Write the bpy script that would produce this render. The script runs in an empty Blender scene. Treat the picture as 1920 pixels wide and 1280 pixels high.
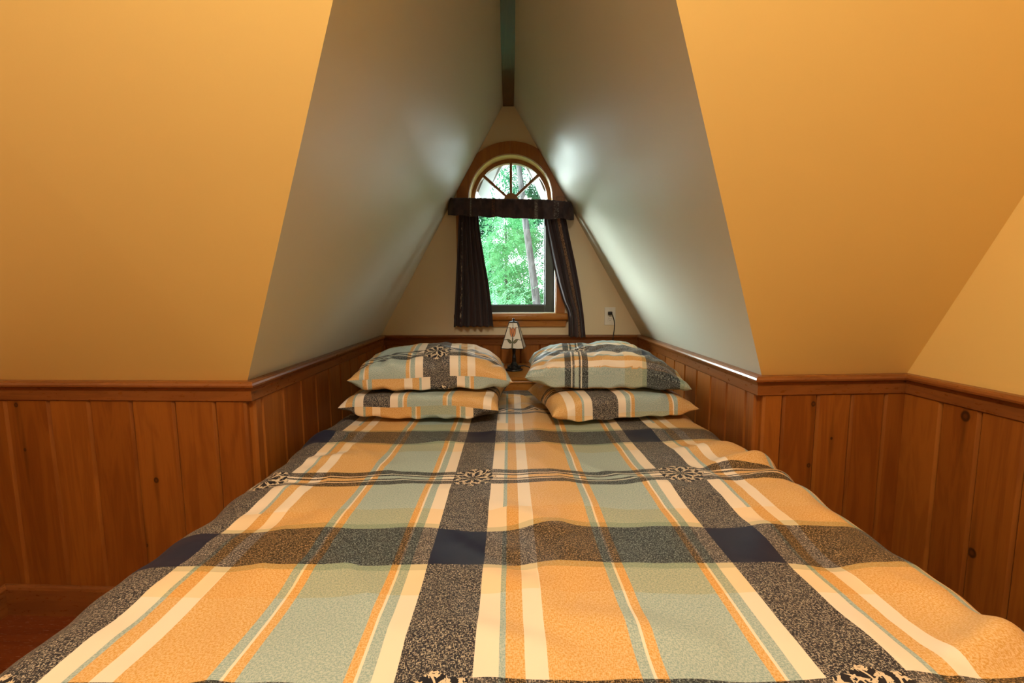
import bpy, bmesh, math, random
from mathutils import Vector, Matrix, noise
random.seed(7)
S = bpy.context.scene
COL = S.collection
HC = 1.0895                                  # eye height above the floor
CAM = Vector((0, 0, HC))
F = 853.33
RT = Vector((0.99996579, -0.00565436, -0.00603666))
UP = Vector((0.00660834, 0.10724398, 0.99421077))
FW = Vector((0.00497423, 0.99421665, -0.10727768))
ZR = -0.2767 + HC                            # top of the chair rail

def ray(x, y): return FW + RT*((x-960)/F) - UP*((y-640)/F)
def atz(x, y, z): d = ray(x, y); return CAM + d*((z-HC)/d.z)
def aty(x, y, Y): d = ray(x, y); return CAM + d*(Y/d.y)
def onplane(x, y, P, n): d = ray(x, y); return CAM + d*((P-CAM).dot(n)/d.dot(n))

# ------------------------------------------------------------------ objects
def tag(o, label=None, cat=None, group=None, kind=None):
    if label: o['label'] = label
    if cat: o['category'] = cat
    if group: o['group'] = group
    if kind: o['kind'] = kind
    return o
def empty(name, loc, label, cat, group=None):
    o = bpy.data.objects.new(name, None); COL.objects.link(o); o.location = loc
    o.empty_display_size = .05
    return tag(o, label, cat, group)
def link(name, bm, mat, parent=None, smooth=False, kind=None, world=True, sharp=None):
    me = bpy.data.meshes.new(name)
    if name != 'foliage': bmesh.ops.recalc_face_normals(bm, faces=bm.faces[:])
    if smooth:
        for f in bm.faces: f.smooth = True
    bm.to_mesh(me); bm.free()
    if sharp is not None: me.set_sharp_from_angle(angle=math.radians(sharp))
    mats = mat if isinstance(mat, (list, tuple)) else [mat]
    for m in mats: me.materials.append(m)
    o = bpy.data.objects.new(name, me); COL.objects.link(o)
    if parent is not None:
        o.parent = parent
        if world:                       # mesh was written in world coordinates
            inv = Matrix.Translation(-pw(parent))
            me.transform(inv)
    if kind: o['kind'] = kind
    return o
def pw(o):
    v = Vector(o.location)
    while o.parent: o = o.parent; v += Vector(o.location)
    return v

def add_box(bm, lo, hi, M=None, bev=0, mi=0):
    lo = Vector(lo); hi = Vector(hi)
    r = bmesh.ops.create_cube(bm, size=1)
    vs = r['verts']
    for v in vs: v.co = Vector(((lo[i]+hi[i])/2 + v.co[i]*(hi[i]-lo[i])) for i in range(3))
    if bev:
        es = list({e for v in vs for e in v.link_edges})
        rb = bmesh.ops.bevel(bm, geom=es, offset=bev, segments=2, affect='EDGES', profile=.5)
        vs = list({v for f in rb['faces'] for v in f.verts} | {v for v in vs if v.is_valid})
    if M is not None:
        for v in vs: v.co = M @ v.co
    for f in {f for v in vs for f in v.link_faces}: f.material_index = mi
    return vs
def add_tube(bm, pts, rad, seg=8, cap=True, closed=False):
    pts = [Vector(p) for p in pts]; n = len(pts); rings = []
    rads = rad if isinstance(rad, (list, tuple)) else [rad]*n
    prev = None
    for i, p in enumerate(pts):
        a = pts[(i-1) % n] if (closed or i) else p
        b = pts[(i+1) % n] if (closed or i < n-1) else p
        t = (b-a).normalized()
        if prev is None:
            x = t.orthogonal().normalized()
        else:
            x = (prev - t*prev.dot(t)).normalized()
        prev = x; y = t.cross(x)
        rings.append([bm.verts.new(p + (x*math.cos(2*math.pi*k/seg) + y*math.sin(2*math.pi*k/seg))*rads[i]) for k in range(seg)])
    m = n if closed else n-1
    for i in range(m):
        A, B = rings[i], rings[(i+1) % n]
        for k in range(seg): bm.faces.new((A[k], A[(k+1) % seg], B[(k+1) % seg], B[k]))
    if cap and not closed:
        bm.faces.new(rings[0][::-1]); bm.faces.new(rings[-1])
def add_lathe(bm, prof, c, seg=28):
    c = Vector(c); rings = []
    for r, z in prof:
        rings.append([bm.verts.new(c + Vector((r*math.cos(2*math.pi*k/seg), r*math.sin(2*math.pi*k/seg), z))) for k in range(seg)] if r > 1e-5 else [bm.verts.new(c+Vector((0, 0, z)))])
    for A, B in zip(rings, rings[1:]):
        for k in range(seg):
            k2 = (k+1) % seg
            if len(A) == 1 and len(B) == 1: continue
            if len(A) == 1: bm.faces.new((A[0], B[k2], B[k]))
            elif len(B) == 1: bm.faces.new((A[k], A[k2], B[0]))
            else: bm.faces.new((A[k], A[k2], B[k2], B[k]))
def slab(name, pts, out, t, mat, kind='structure'):
    """a flat sheet of building, its room face on pts, thickness t along out"""
    out = Vector(out).normalized()
    bm = bmesh.new()
    a = [bm.verts.new(p) for p in pts]; b = [bm.verts.new(Vector(p)+out*t) for p in pts]
    bm.faces.new(a); bm.faces.new(b[::-1]); n = len(a)
    for i in range(n): bm.faces.new((a[i], a[(i+1) % n], b[(i+1) % n], b[i]))
    return link(name, bm, mat, kind=kind)

# ------------------------------------------------------------------ node helper
class Sk:
    def __init__(s, nt, sock): s.nt = nt; s.s = sock
    def _m(s, op, *o, clamp=False):
        n = s.nt.nodes.new('ShaderNodeMath'); n.operation = op; n.use_clamp = clamp
        for i, x in enumerate((s,)+o):
            if isinstance(x, Sk): s.nt.links.new(x.s, n.inputs[i])
            else: n.inputs[i].default_value = x
        return Sk(s.nt, n.outputs[0])
    def __add__(s, o): return s._m('ADD', o)
    def __sub__(s, o): return s._m('SUBTRACT', o)
    def __mul__(s, o): return s._m('MULTIPLY', o)
    def __truediv__(s, o): return s._m('DIVIDE', o)
    __radd__ = __add__; __rmul__ = __mul__
    def __rsub__(s, o): return (s*-1.0)+o
    def lt(s, o): return s._m('LESS_THAN', o)
    def gt(s, o): return s._m('GREATER_THAN', o)
    def between(s, a, b): return s.gt(a)*s.lt(b)
    def fn(s, op, *o): return s._m(op, *o)
    def clamp(s): return s._m('ADD', 0.0, clamp=True)
    def step(s, a, b):
        n = s.nt.nodes.new('ShaderNodeMapRange'); n.interpolation_type = 'SMOOTHSTEP'
        s.nt.links.new(s.s, n.inputs['Value']); n.inputs['From Min'].default_value = a; n.inputs['From Max'].default_value = b
        return Sk(s.nt, n.outputs['Result'])
class Mat:
    def __init__(m, name, rough=.5, spec=.5, metal=0, color=None, sheen=0, trans=0, coat=0):
        m.mat = bpy.data.materials.new(name); m.mat.use_nodes = True
        m.nt = m.mat.node_tree; m.b = m.nt.nodes['Principled BSDF']
        m.b.inputs['Roughness'].default_value = rough
        m.b.inputs['Specular IOR Level'].default_value = spec
        m.b.inputs['Metallic'].default_value = metal
        m.b.inputs['Sheen Weight'].default_value = sheen
        m.b.inputs['Coat Weight'].default_value = coat
        if color: m.b.inputs['Base Color'].default_value = (*color, 1)
    def set(m, inp, v):
        if isinstance(v, Sk): m.nt.links.new(v.s, m.b.inputs[inp])
        else: m.b.inputs[inp].default_value = v
    def coord(m, kind='Object'):
        n = m.nt.nodes.new('ShaderNodeTexCoord'); return Sk(m.nt, n.outputs[kind])
    def geo(m, out): n = m.nt.nodes.new('ShaderNodeNewGeometry'); return Sk(m.nt, n.outputs[out])
    def xyz(m, v):
        n = m.nt.nodes.new('ShaderNodeSeparateXYZ'); m.nt.links.new(v.s, n.inputs[0])
        return [Sk(m.nt, n.outputs[i]) for i in range(3)]
    def vec(m, x, y, z):
        n = m.nt.nodes.new('ShaderNodeCombineXYZ')
        for i, k in enumerate((x, y, z)):
            if isinstance(k, Sk): m.nt.links.new(k.s, n.inputs[i])
            else: n.inputs[i].default_value = k
        return Sk(m.nt, n.outputs[0])
    def noise(m, v, scale, detail=3, rough=.5, dist=0, out='Fac'):
        n = m.nt.nodes.new('ShaderNodeTexNoise'); m.nt.links.new(v.s, n.inputs['Vector'])
        n.inputs['Scale'].default_value = scale; n.inputs['Detail'].default_value = detail
        n.inputs['Roughness'].default_value = rough; n.inputs['Distortion'].default_value = dist
        return Sk(m.nt, n.outputs[out])
    def ramp(m, f, stops, interp='CONSTANT'):
        n = m.nt.nodes.new('ShaderNodeValToRGB'); m.nt.links.new(f.s, n.inputs[0])
        cr = n.color_ramp; cr.interpolation = interp
        while len(cr.elements) < len(stops): cr.elements.new(.5)
        for e, (p, c) in zip(cr.elements, stops):
            e.position = p; e.color = (*c, 1) if len(c) == 3 else c
        return Sk(m.nt, n.outputs['Color'])
    def mix(m, f, a, b, mode='MIX'):
        n = m.nt.nodes.new('ShaderNodeMix'); n.data_type = 'RGBA'; n.blend_type = mode
        ins = {'f': n.inputs[0], 'a': n.inputs[6], 'b': n.inputs[7]}
        for k, v in (('f', f), ('a', a), ('b', b)):
            if isinstance(v, Sk): m.nt.links.new(v.s, ins[k])
            elif k == 'f': ins[k].default_value = v
            else: ins[k].default_value = (*v, 1)
        return Sk(m.nt, n.outputs[2])
    def attr(m, name, out='Fac'):
        n = m.nt.nodes.new('ShaderNodeAttribute'); n.attribute_name = name; return Sk(m.nt, n.outputs[out])
    def bump(m, h, strength=.2, dist=.002):
        n = m.nt.nodes.new('ShaderNodeBump'); m.nt.links.new(h.s, n.inputs['Height'])
        n.inputs['Strength'].default_value = strength; n.inputs['Distance'].default_value = dist
        m.nt.links.new(n.outputs[0], m.b.inputs['Normal'])

# ------------------------------------------------------------------ materials
def paint(name, col, rough, spec=.5):
    m = Mat(name, rough, spec)
    c = m.coord(); n = m.noise(c, 60, 4, .6); n2 = m.noise(c, 1.7, 3); x_, y_, z_ = m.xyz(c)
    scuff = m.noise(m.vec(x_*9.0, y_*22.0+z_*16.0, z_*7.0), 1.0, 4, .7, 1.5).step(.60, .72)
    m.set('Base Color', m.mix(n2*.08, col, tuple(x*.86 for x in col)))
    m.set('Roughness', m.noise(c, 5, 4)*.16 + (rough-.08) - scuff*.07)
    m.bump(m.noise(c, 220, 3)*.6 + n*.5, .10, .002)
    return m.mat
M_ceil = paint('warm_yellow_paint', (.80, .575, .20), .5, .4)
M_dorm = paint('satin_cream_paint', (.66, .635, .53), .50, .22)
M_wall = paint('cream_wall_paint', (.76, .64, .44), .5, .4)

def wood(name, c1, c2, axis='z', rough=.38, knots=(), knot_r=.009, scale=1.0, spec=.45, auto_knots=False):
    m = Mat(name, rough, spec)
    P = m.geo('Position'); x, y, z = m.xyz(P)
    tone = m.attr('tone')
    k = dict(z=(9, 9, .9), x=(.9, 9, 9), y=(9, .9, 9))[axis]
    off = tone*13.0
    v = m.vec(x*(k[0]*scale)+off, y*(k[1]*scale)+off*.7, z*(k[2]*scale)+off)
    g1 = m.noise(v, 1.6, 4, .55, 1.2)
    rings = (g1*26.0).fn('SINE')*.5+.5
    v2 = m.vec(x*(k[0]*6)+off, y*(k[1]*6), z*(k[2]*2)+off)
    fine = m.noise(v2, 6, 3, .6)
    fac = (rings*.38 + fine*.42 + g1*.35 + (tone-.5)*.55 - .08).clamp()
    col = m.mix(fac, c2, c1)
    if auto_knots:
        vo = m.nt.nodes.new('ShaderNodeTexVoronoi'); vo.feature = 'F1'
        kk = dict(z=(2.6, 2.6, 1.2), x=(1.2, 5, 5), y=(5, 1.2, 5))[axis]
        m.nt.links.new(m.vec(x*kk[0]+off, y*kk[1], z*kk[2]).s, vo.inputs['Vector']); vo.inputs['Scale'].default_value = 1.7
        d = Sk(m.nt, vo.outputs['Distance'])
        kf = 1.0 - d.step(.035, .07)
        col = m.mix(kf*.85, col, (.05, .02, .006))
    for (kx, ky, kz, kr) in knots:
        dx, dy, dz = x-kx, y-ky, (z-kz)
        d = (dx*dx+dy*dy+dz*dz*.7).fn('SQRT')
        streak = ((dx*dx+dy*dy).fn('SQRT') + dz.fn('ABSOLUTE')*.06)
        col = m.mix((1.0-streak.step(.002, .012+kr*.4))*.5, col, tuple(a*.45 for a in c2))
        ring = (1.0-d.step(kr*.75, kr*1.15))
        core = (1.0-d.step(kr*.25, kr*.62))
        col = m.mix(ring*.92, col, (.03, .01, .003))
        col = m.mix(core*.65, col, tuple(a*.7 for a in c2))
    m.set('Base Color', col)
    m.set('Roughness', fine*.18+(rough-.09))
    m.bump(fine*.5+rings*.5, .12, .0015)
    return m.mat
PINE1, PINE2 = (.34, .115, .016), (.20, .056, .007)
RAIL1, RAIL2 = (.27, .095, .022), (.16, .048, .010)
_a, _b = atz(464, 713, ZR), atz(0, 711.5, ZR)
_LN = Vector(((_a-_b).y, -(_a-_b).x, 0)).normalized()
def knl(q, r): v = onplane(q[0], q[1], _a+_LN*.018, _LN); return (v.x, v.y, v.z, r)
def kn(q, Y, r=.010): v = aty(q[0], q[1], Y); return (v.x, v.y, v.z, r)
M_pineL = wood('pine_boards_left', PINE1, PINE2, 'z', knots=[knl((293, 900), .0085), knl((275, 1022), .006), knl((30, 759), .007), knl((47, 843), .005)])
_RWN = Vector((1, .035, 0)).normalized(); _RWP = atz(1701, 699, ZR)
def knr(q, r): v = onplane(q[0], q[1], _RWP-_RWN*.018, _RWN); return (v.x, v.y, v.z, r)
M_pineR = wood('pine_boards_right', PINE1, PINE2, 'z', knots=[kn((1516, 872), 1.468, .007), kn((1560, 822), 1.468, .005), kn((1525, 757), 1.468, .008), knr((1810, 780), .014), knr((1822, 1036), .013)])
M_pineA = wood('pine_boards_alcove', PINE1, PINE2, 'z')
M_rail = wood('stained_rail_wood', RAIL1, RAIL2, 'x', rough=.30, auto_knots=True)
M_railY = wood('stained_rail_wood_deep', RAIL1, RAIL2, 'y', rough=.30, auto_knots=True)
M_case = wood('window_casing_wood', (.40, .145, .028), (.26, .085, .015), 'z', rough=.38, auto_knots=True)
M_sill = wood('window_sill_wood', (.52, .22, .035), (.34, .12, .018), 'x', rough=.30, auto_knots=True)
M_jamb = wood('pale_jamb_wood', (.85, .62, .25), (.74, .50, .18), 'y', rough=.35)
M_mun = wood('muntin_wood', (.36, .15, .04), (.25, .09, .02), 'z', rough=.4)
M_beam = wood('dark_beam_wood', (.13, .065, .02), (.07, .03, .01), 'y', rough=.35)
M_ledge = wood('ledge_wood', (.50, .22, .04), (.36, .14, .022), 'x', rough=.30)
M_floor = wood('red_floor_wood', (.24, .06, .016), (.15, .035, .009), 'x', rough=.25, spec=.5)
M_bronze = Mat('bronze_sash', .45, .5, 0, (.018, .018, .010)).mat
M_ext = Mat('grey_fascia_paint', .7, .3, 0, (.30, .29, .28)).mat
M_white = Mat('white_plastic', .35, .5, 0, (.84, .81, .74)).mat
M_slot = Mat('dark_slot', .6, .3, 0, (.03, .03, .03)).mat
M_black = Mat('black_cord', .4, .5, 0, (.008, .008, .008)).mat
M_metal = Mat('dark_bronze_lamp', .38, .5, .3, (.012, .011, .011)).mat
M_lead = Mat('lead_came', .45, .5, .4, (.03, .028, .025)).mat
M_shade = Mat('white_art_glass', .22, .5, 0, (.80, .76, .68)); M_shade.set('Subsurface Weight', 0.0); M_shade = M_shade.mat
def artglass(n, c, c2):
    m = Mat(n, .2, .5); v = m.coord(); m.set('Base Color', m.mix(m.noise(v, 90, 3, .6, 1.5), c, c2)); return m.mat
M_tulip = artglass('orange_art_glass', (.85, .34, .10), (.75, .20, .05))
M_leafg = artglass('green_art_glass', (.07, .09, .03), (.13, .14, .05))
M_mattress = Mat('white_sheet', .85, .2, 0, (.75, .73, .70)).mat

def glass_mat():
    m = bpy.data.materials.new('window_glass'); m.use_nodes = True; nt = m.node_tree; nt.nodes.clear()
    o = nt.nodes.new('ShaderNodeOutputMaterial'); mx = nt.nodes.new('ShaderNodeMixShader')
    t = nt.nodes.new('ShaderNodeBsdfTransparent'); t.inputs[0].default_value = (.94, .97, .95, 1)
    g = nt.nodes.new('ShaderNodeBsdfGlossy'); g.inputs['Roughness'].default_value = .02
    mx.inputs[0].default_value = .05
    nt.links.new(t.outputs[0], mx.inputs[1]); nt.links.new(g.outputs[0], mx.inputs[2]); nt.links.new(mx.outputs[0], o.inputs[0])
    return m
M_glass = glass_mat()

# ---- the plaid cloth of duvet and pillowcases: UV in metres, one repeat is PU x PV
PU, PV = .589, .726
CREAM, TEAL, ORANGE = (.82, .73, .62), (.31, .455, .49), (.72, .385, .085)
def plaid():
    m = Mat('plaid_cotton', .50, .30, sheen=.04)
    uv = m.coord('UV'); u, v, _ = m.xyz(uv)
    fu = (u/PU).fn('FRACT'); fv = (v/PV).fn('FRACT')
    # heather noise
    hv = m.vec(u*1.0, v*1.0, 0.0)
    sa = m.noise(m.vec(u*620.0, v*230.0, 0.0), 1.0, 2, .6)
    sb = m.noise(m.vec(u*230.0, v*620.0, 3.0), 1.0, 2, .6)
    sc = m.noise(m.vec(u*60.0, v*60.0, 9.0), 1.0, 2, .6)
    speck = (sa.fn('MAXIMUM', sb) + (sc-.5)*.10).step(.558, .62)
    hea = (sa*.5+sb*.5).step(.40, .60)
    stops = [(0, CREAM), (.1825, CREAM), (.2387, TEAL), (.2574, ORANGE), (.3011, CREAM), (.3557, ORANGE), (.574, TEAL),
             (.599, CREAM), (.6084, ORANGE), (.6334, TEAL), (.8814, ORANGE), (.9033, CREAM), (.911, TEAL), (.9438, CREAM)]
    base = m.ramp(fu, stops)
    heathered = m.ramp(fu, [(0, (0, 0, 0)), (.2387, (1, 1, 1)), (.3011, (0, 0, 0)), (.3557, (1, 1, 1)), (.599, (0, 0, 0)), (.6084, (1, 1, 1)), (.9033, (0, 0, 0)), (.911, (1, 1, 1)), (.9438, (0, 0, 0))])
    inb = m.mix(1.0, heathered, (1, 1, 1), 'MULTIPLY')
    _b = m.nt.nodes.new('ShaderNodeRGBToBW'); m.nt.links.new(inb.s, _b.inputs[0]); hmask = Sk(m.nt, _b.outputs[0])
    # the fine blue-green line fades out above the dark band
    gap = fu.between(.2387, .2574)*fv.gt(.879)
    base = m.mix(gap, base, CREAM)
    hmask2 = hmask*(1.0-gap)
    lightened = m.mix(.38, base, (.72, .71, .60))
    darkened = m.mix(1.0, base, (.80, .80, .78), 'MULTIPLY')
    base = m.mix(hmask2, base, m.mix(hea, darkened, lightened))
    # warm tint zone either side of the dark band
    tan = (fv.between(.18, .30)+fv.gt(.879)).clamp()
    tan = tan*(1.0-fu.between(.3557, .574)*.5)
    base = m.mix(tan*.75, base, m.mix(1.0, base, (1.0, .86, .62), 'MULTIPLY'))
    # thin blue-green edge lines
    line = (fv.gt(.975)+fv.between(.18, .203)).clamp()
    base = m.mix(line*.7, base, m.mix(1.0, base, (.60, .72, .70), 'MULTIPLY'))
    over = m.mix(1.0, base, (.050, .055, .075), 'MULTIPLY')
    spk = m.mix(1.0, base, (.62, .62, .64), 'MULTIPLY')
    heath_over = m.mix(speck*.9, over, spk)
    dark_u = fu.lt(.1825); dark_v = fv.lt(.18)
    dcol = m.mix(speck*.88, (.014, .017, .030), (.52, .47, .39))
    # grouped narrow stripes
    w = (fv-.545)/.131
    dark_s = (w.between(0, .27)+w.between(.33, .42)+w.between(.60, .68)+w.between(.74, 1.0)).clamp()
    line_s = (w.between(.27, .33)+w.between(.68, .74)).clamp()
    c = m.mix((dark_v+dark_s).clamp(), base, heath_over)
    c = m.mix(line_s, c, m.mix(.35, base, CREAM))
    c = m.mix(dark_u, c, dcol)
    c = m.mix(dark_u*dark_v, c, (.012, .016, .042))
    # rosette where the stripe group crosses the dark band
    px = (fu-.0912)*PU; py = (fv-.6105)*PV
    rho = (px*px+py*py).fn('SQRT'); th = py.fn('ARCTAN2', px)
    c8 = (th*8.0).fn('COSINE')
    R0 = c8*.0045+(th*24.0).fn('COSINE')*.0015+.061
    inside = rho.lt(R0)
    thr = (rho-.010)*48.0-.35
    petals = rho.between(.010, .036)*c8.gt(thr)*(1.0-rho.lt(.021)*c8.gt(.80))
    heart = rho.lt(.008)*m.noise(m.vec(px*700.0, py*700.0, 1.0), 1.0, 0).gt(.60)
    cn = m.noise(m.vec(px*105.0, py*105.0, 5.0), 1.0, 1, .5, 1.6)
    sw = ((rho*260.0)+c8*1.9+cn*7.0).fn('SINE')
    curl = rho.gt(.029)*sw.gt(.55)*(1.0-petals)
    fil = rho.gt(.034)*((th*16.0)+(rho*120.0).fn('SINE')*1.5).fn('COSINE').gt(.86)
    ros = m.mix((petals+heart+curl+fil).clamp(), (.012, .013, .022), (.66, .56, .42))
    c = m.mix(inside, c, ros)
    m.set('Base Color', c)
    m.bump(m.noise(hv, 900, 2)*.5+m.noise(hv, 40, 3)*.4, .18, .0012)
    return m.mat
M_plaid = plaid()

def curtain_mat(name, stripes):
    m = Mat(name, .8, .25, sheen=.15)
    uv = m.coord('UV'); u, v, _ = m.xyz(uv)
    n = m.noise(m.vec(u*14.0, v*1.2, 0.0), 1.5, 3)
    col = m.mix(n.step(.35, .65), (.030, .020, .024), (.060, .036, .038))
    for (c0, wd, sv, thr, cc) in stripes:
        f = m.noise(m.vec(u*60.0, v*sv, c0*9), 1.0, 2, .6)
        col = m.mix((u-c0).fn('ABSOLUTE').lt(wd)*f.gt(thr), col, cc)
    m.set('Base Color', col)
    m.bump(m.noise(m.vec(u*300.0, v*300.0, 0.0), 1, 2), .2, .001)
    return m.mat
M_curL = curtain_mat('dark_plum_cloth', [(.17, .02, 26, .60, (.42, .34, .25)), (.20, .012, 60, .6, (.03, .05, .09)), (.9, .01, 40, .62, (.1, .1, .09))])
M_curR = curtain_mat('dark_plum_striped_cloth', [(.66, .055, 70, .47, (.40, .24, .14)), (.50, .02, 60, .64, (.2, .2, .2)), (.8, .03, 3, .5, (.02, .022, .035))])
M_val = curtain_mat('dark_plum_valance_cloth', [(.36, .012, 60, .52, (.16, .07, .04)), (.70, .012, 60, .52, (.22, .20, .17)), (.86, .02, 70, .6, (.30, .28, .25)), (.18, .006, 40, .5, (.2, .2, .18))])

# ------------------------------------------------------------------ room shell
LF, RF, RC = atz(464, 713, ZR), atz(1428, 703, ZR), atz(1701, 699, ZR)
LB, RB = atz(715, 628, ZR), atz(1202, 627, ZR)
fl = atz(0, 711.5, ZR)
XL = -1.758
def ext(a, b, x): t = (x-a.x)/(b.x-a.x); return a+(b-a)*t
FL = ext(LF, fl, XL)
rr = RC+Vector((.035, -1, 0))
tR = (-2.6-RC.y)/(rr.y-RC.y); RR = RC+(rr-RC)*tR         # far end of the right-hand wall behind the viewer
BN = (RB-LB).cross(Vector((0, 0, 1))).normalized()         # back wall normal
if BN.y > 0: BN = -BN                                       # towards the room
AP = onplane(953, 178, LB, BN)                              # ridge at the back wall
def onback(x, y, off=0.0): return onplane(x, y, LB+BN*off, BN)
nL = (LB-LF).cross(AP-LB).normalized(); nR = (RB-RF).cross(AP-RB).normalized()
if nL.x < 0: nL = -nL
if nR.x > 0: nR = -nR
TL = onplane(627, 0, LF, nL); TR = onplane(1270, 0, RF, nR)
def xat(a, b, x): t = (x-a.x)/(b.x-a.x); return a+(b-a)*t
AFL, AFR = xat(LF, TL, AP.x), xat(RF, TR, AP.x)
AF = (AFL+AFR)/2
ZC = HC+1.50
def roofline(pt, slope): return Vector((pt.x, pt.y-(ZC-pt.z)*slope, ZC))
sl = (LF.y-AF.y)/(AF.z-ZR)
CM = roofline(AF, sl); CL = roofline(FL, sl); CR = roofline(RC, sl); CR.x = RC.x+.035*(RC.y-CR.y)
outroof = Vector((0, 1, .55))
slab('ceiling_left', [FL, LF, AF, CM, CL], outroof, .05, M_ceil)
slab('ceiling_right', [RC, RF, AF, CM, CR], outroof, .05, M_ceil)
slab('ceiling_dormer_left', [LF, LB, AP, AF], -nL, .05, M_dorm)
slab('ceiling_dormer_right', [RF, RB, AP, AF], -nR, .05, M_dorm)
YB = -2.6
RRc = Vector((RR.x, YB, ZC))
slab('ceiling', [CL, CM, CR, RRc, Vector((XL, YB, ZC))], (0, 0, 1), .05, M_wall)
F0 = lambda p: Vector((p.x, p.y, 0))
LR = Vector((XL, YB, ZR))
slab('wall_right', [RC, CR, RRc, Vector((RR.x, YB, 0)), F0(RC)], (1, 0, 0), .05, M_ceil)
slab('wall_left', [FL, CL, Vector((XL, YB, ZC)), Vector((XL, YB, 0)), F0(FL)], (-1, 0, 0), .05, M_wall)
slab('wall_rear', [Vector((XL, YB, 0)), Vector((RR.x, YB, 0)), RRc, Vector((XL, YB, ZC))], (0, -1, 0), .05, M_wall)
bm = bmesh.new()
out = [F0(FL), F0(LF), F0(LB), F0(RB), F0(RF), F0(RC), Vector((RR.x, YB, 0)), Vector((XL, YB, 0))]
fa = [bm.verts.new(p) for p in out]; fb = [bm.verts.new(p-Vector((0, 0, .06))) for p in out]
bm.faces.new(fa); bm.faces.new(fb[::-1])
for i in range(8): bm.faces.new((fa[i], fa[(i+1) % 8], fb[(i+1) % 8], fb[i]))
link('floor', bm, M_floor, kind='structure')

# window frame of reference: x along the back wall, y outwards, z up, origin at the spring of the arch
WO = onback(957, 371)
XA = (RB-LB).normalized(); YA = -BN
WM = Matrix(((XA.x, YA.x, 0, WO.x), (XA.y, YA.y, 0, WO.y), (XA.z, YA.z, 1, WO.z), (0, 0, 0, 1)))
WI = WM.inverted()
def wl(x, y, off=0.0): v = WI @ onback(x, y, off); return v.x, v.z
RI, RO_, HW = .266, .341, .290                      # arch inner/outer radius, half width of the lower light
SILL = wl(1000, 587)[1]
# back wall with the window hole
bm = bmesh.new()
tri = [WI @ p for p in (LB, RB, AP)]
outer = [Vector((p.x, 0, p.z)) for p in tri]
hole = [Vector((RI*math.cos(a), 0, RI*math.sin(a))) for a in [math.pi*k/40 for k in range(41)]]
hole = hole + [Vector((-HW, 0, -.02)), Vector((-HW, 0, SILL)), Vector((HW, 0, SILL)), Vector((HW, 0, -.02))]
for yy in (0, .13):
    loops = []
    for L in (outer, hole):
        vs = [bm.verts.new(WM @ (p+Vector((0, yy, 0)))) for p in L]
        es = [bm.edges.new((vs[i], vs[(i+1) % len(vs)])) for i in range(len(vs))]
        loops += es
    bmesh.ops.triangle_fill(bm, use_beauty=True, use_dissolve=False, edges=loops)
link('wall_back', bm, M_wall, kind='structure')
# panelled knee walls ------------------------------------------------
def panelling(name, A, B, seams, mat, inward, zb, zt, th=.018):
    """tongue-and-groove boards from A to B, one mesh with grooves"""
    A = Vector((A.x, A.y, 0)); B = Vector((B.x, B.y, 0)); L = (B-A).length; d = (B-A)/L
    inward = Vector(inward); inward = (inward-d*inward.dot(d)).normalized()
    bm = bmesh.new(); tone = bm.faces.layers.float.new('tone')
    M = Matrix(((d.x, inward.x, 0, A.x), (d.y, inward.y, 0, A.y), (0, 0, 1, 0), (0, 0, 0, 1)))
    ss = [0]+[s for s in seams if .01 < s < L-.01]+[L]
    for a, b in zip(ss, ss[1:]):
        t = random.random(); n0 = len(bm.faces)
        before = set(bm.faces)
        g = .0028
        pr = [(a, 0), (a+.0008, th-.007), (a+.0075, th), (b-.0075, th), (b-.0008, th-.007), (b, 0)]
        lo = [bm.verts.new(M @ Vector((x, y, zb))) for x, y in pr]; hi = [bm.verts.new(M @ Vector((x, y, zt))) for x, y in pr]
        for i in range(5): bm.faces.new((lo[i], lo[i+1], hi[i+1], hi[i]))
        bm.faces.new(hi); bm.faces.new(lo[::-1])
        for f in set(bm.faces)-before: f[tone] = t
    # solid backing behind the boards
    before = set(bm.faces)
    add_box(bm, (0, -.05, 0), (L, 0.0, zt), M)
    for f in set(bm.faces)-before: f[tone] = .3
    return link(name, bm, mat, kind='structure')
zt = ZR-.004
def sx(pix, y, Y): return [aty(x, y, Y).x for x in pix]
sL = [-FL.x+x for x in sx([2, 88, 168, 251, 334, 412], 762, 1.46)]
sL = [s for s in sL]
panelling('wall_left_panelling', FL, LF, [s for s in ([x-FL.x for x in sx([2, 88, 168, 251, 334, 412], 762, 1.46)])], M_pineL, (0, -1, 0), 0, zt)
panelling('wall_right_panelling', RF, RC, [x-RF.x for x in sx([1466, 1532, 1598, 1663], 762, 1.47)], M_pineR, (0, -1, 0), 0, zt)
panelling('wall_alcove_left_panelling', LF, LB, [.045+.142*i for i in range(11)], M_pineA, (1, 0, 0), 0, zt)
panelling('wall_alcove_right_panelling', RF, RB, [.06+.142*i for i in range(11)], M_pineA, (-1, 0, 0), 0, zt)
panelling('wall_back_panelling', LB, RB, [.03+.1275*i for i in range(14)], M_pineA, (0, -1, 0), 0, zt)
wr0 = [ (onplane(x, y, RC-_RWN*.018, _RWN)-RC).length for x, y in ((1754, 752), (1831, 772), (1919, 795))]
panelling('wall_right_side_panelling', RC, RR, wr0+[wr0[-1]+.142*i for i in range(1, 22)], M_pineR, (-1, 0, 0), 0, zt)
panelling('wall_left_side_panelling', FL, LR, [.142*i for i in range(1, 28)], M_pineL, (1, 0, 0), 0, zt)

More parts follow.
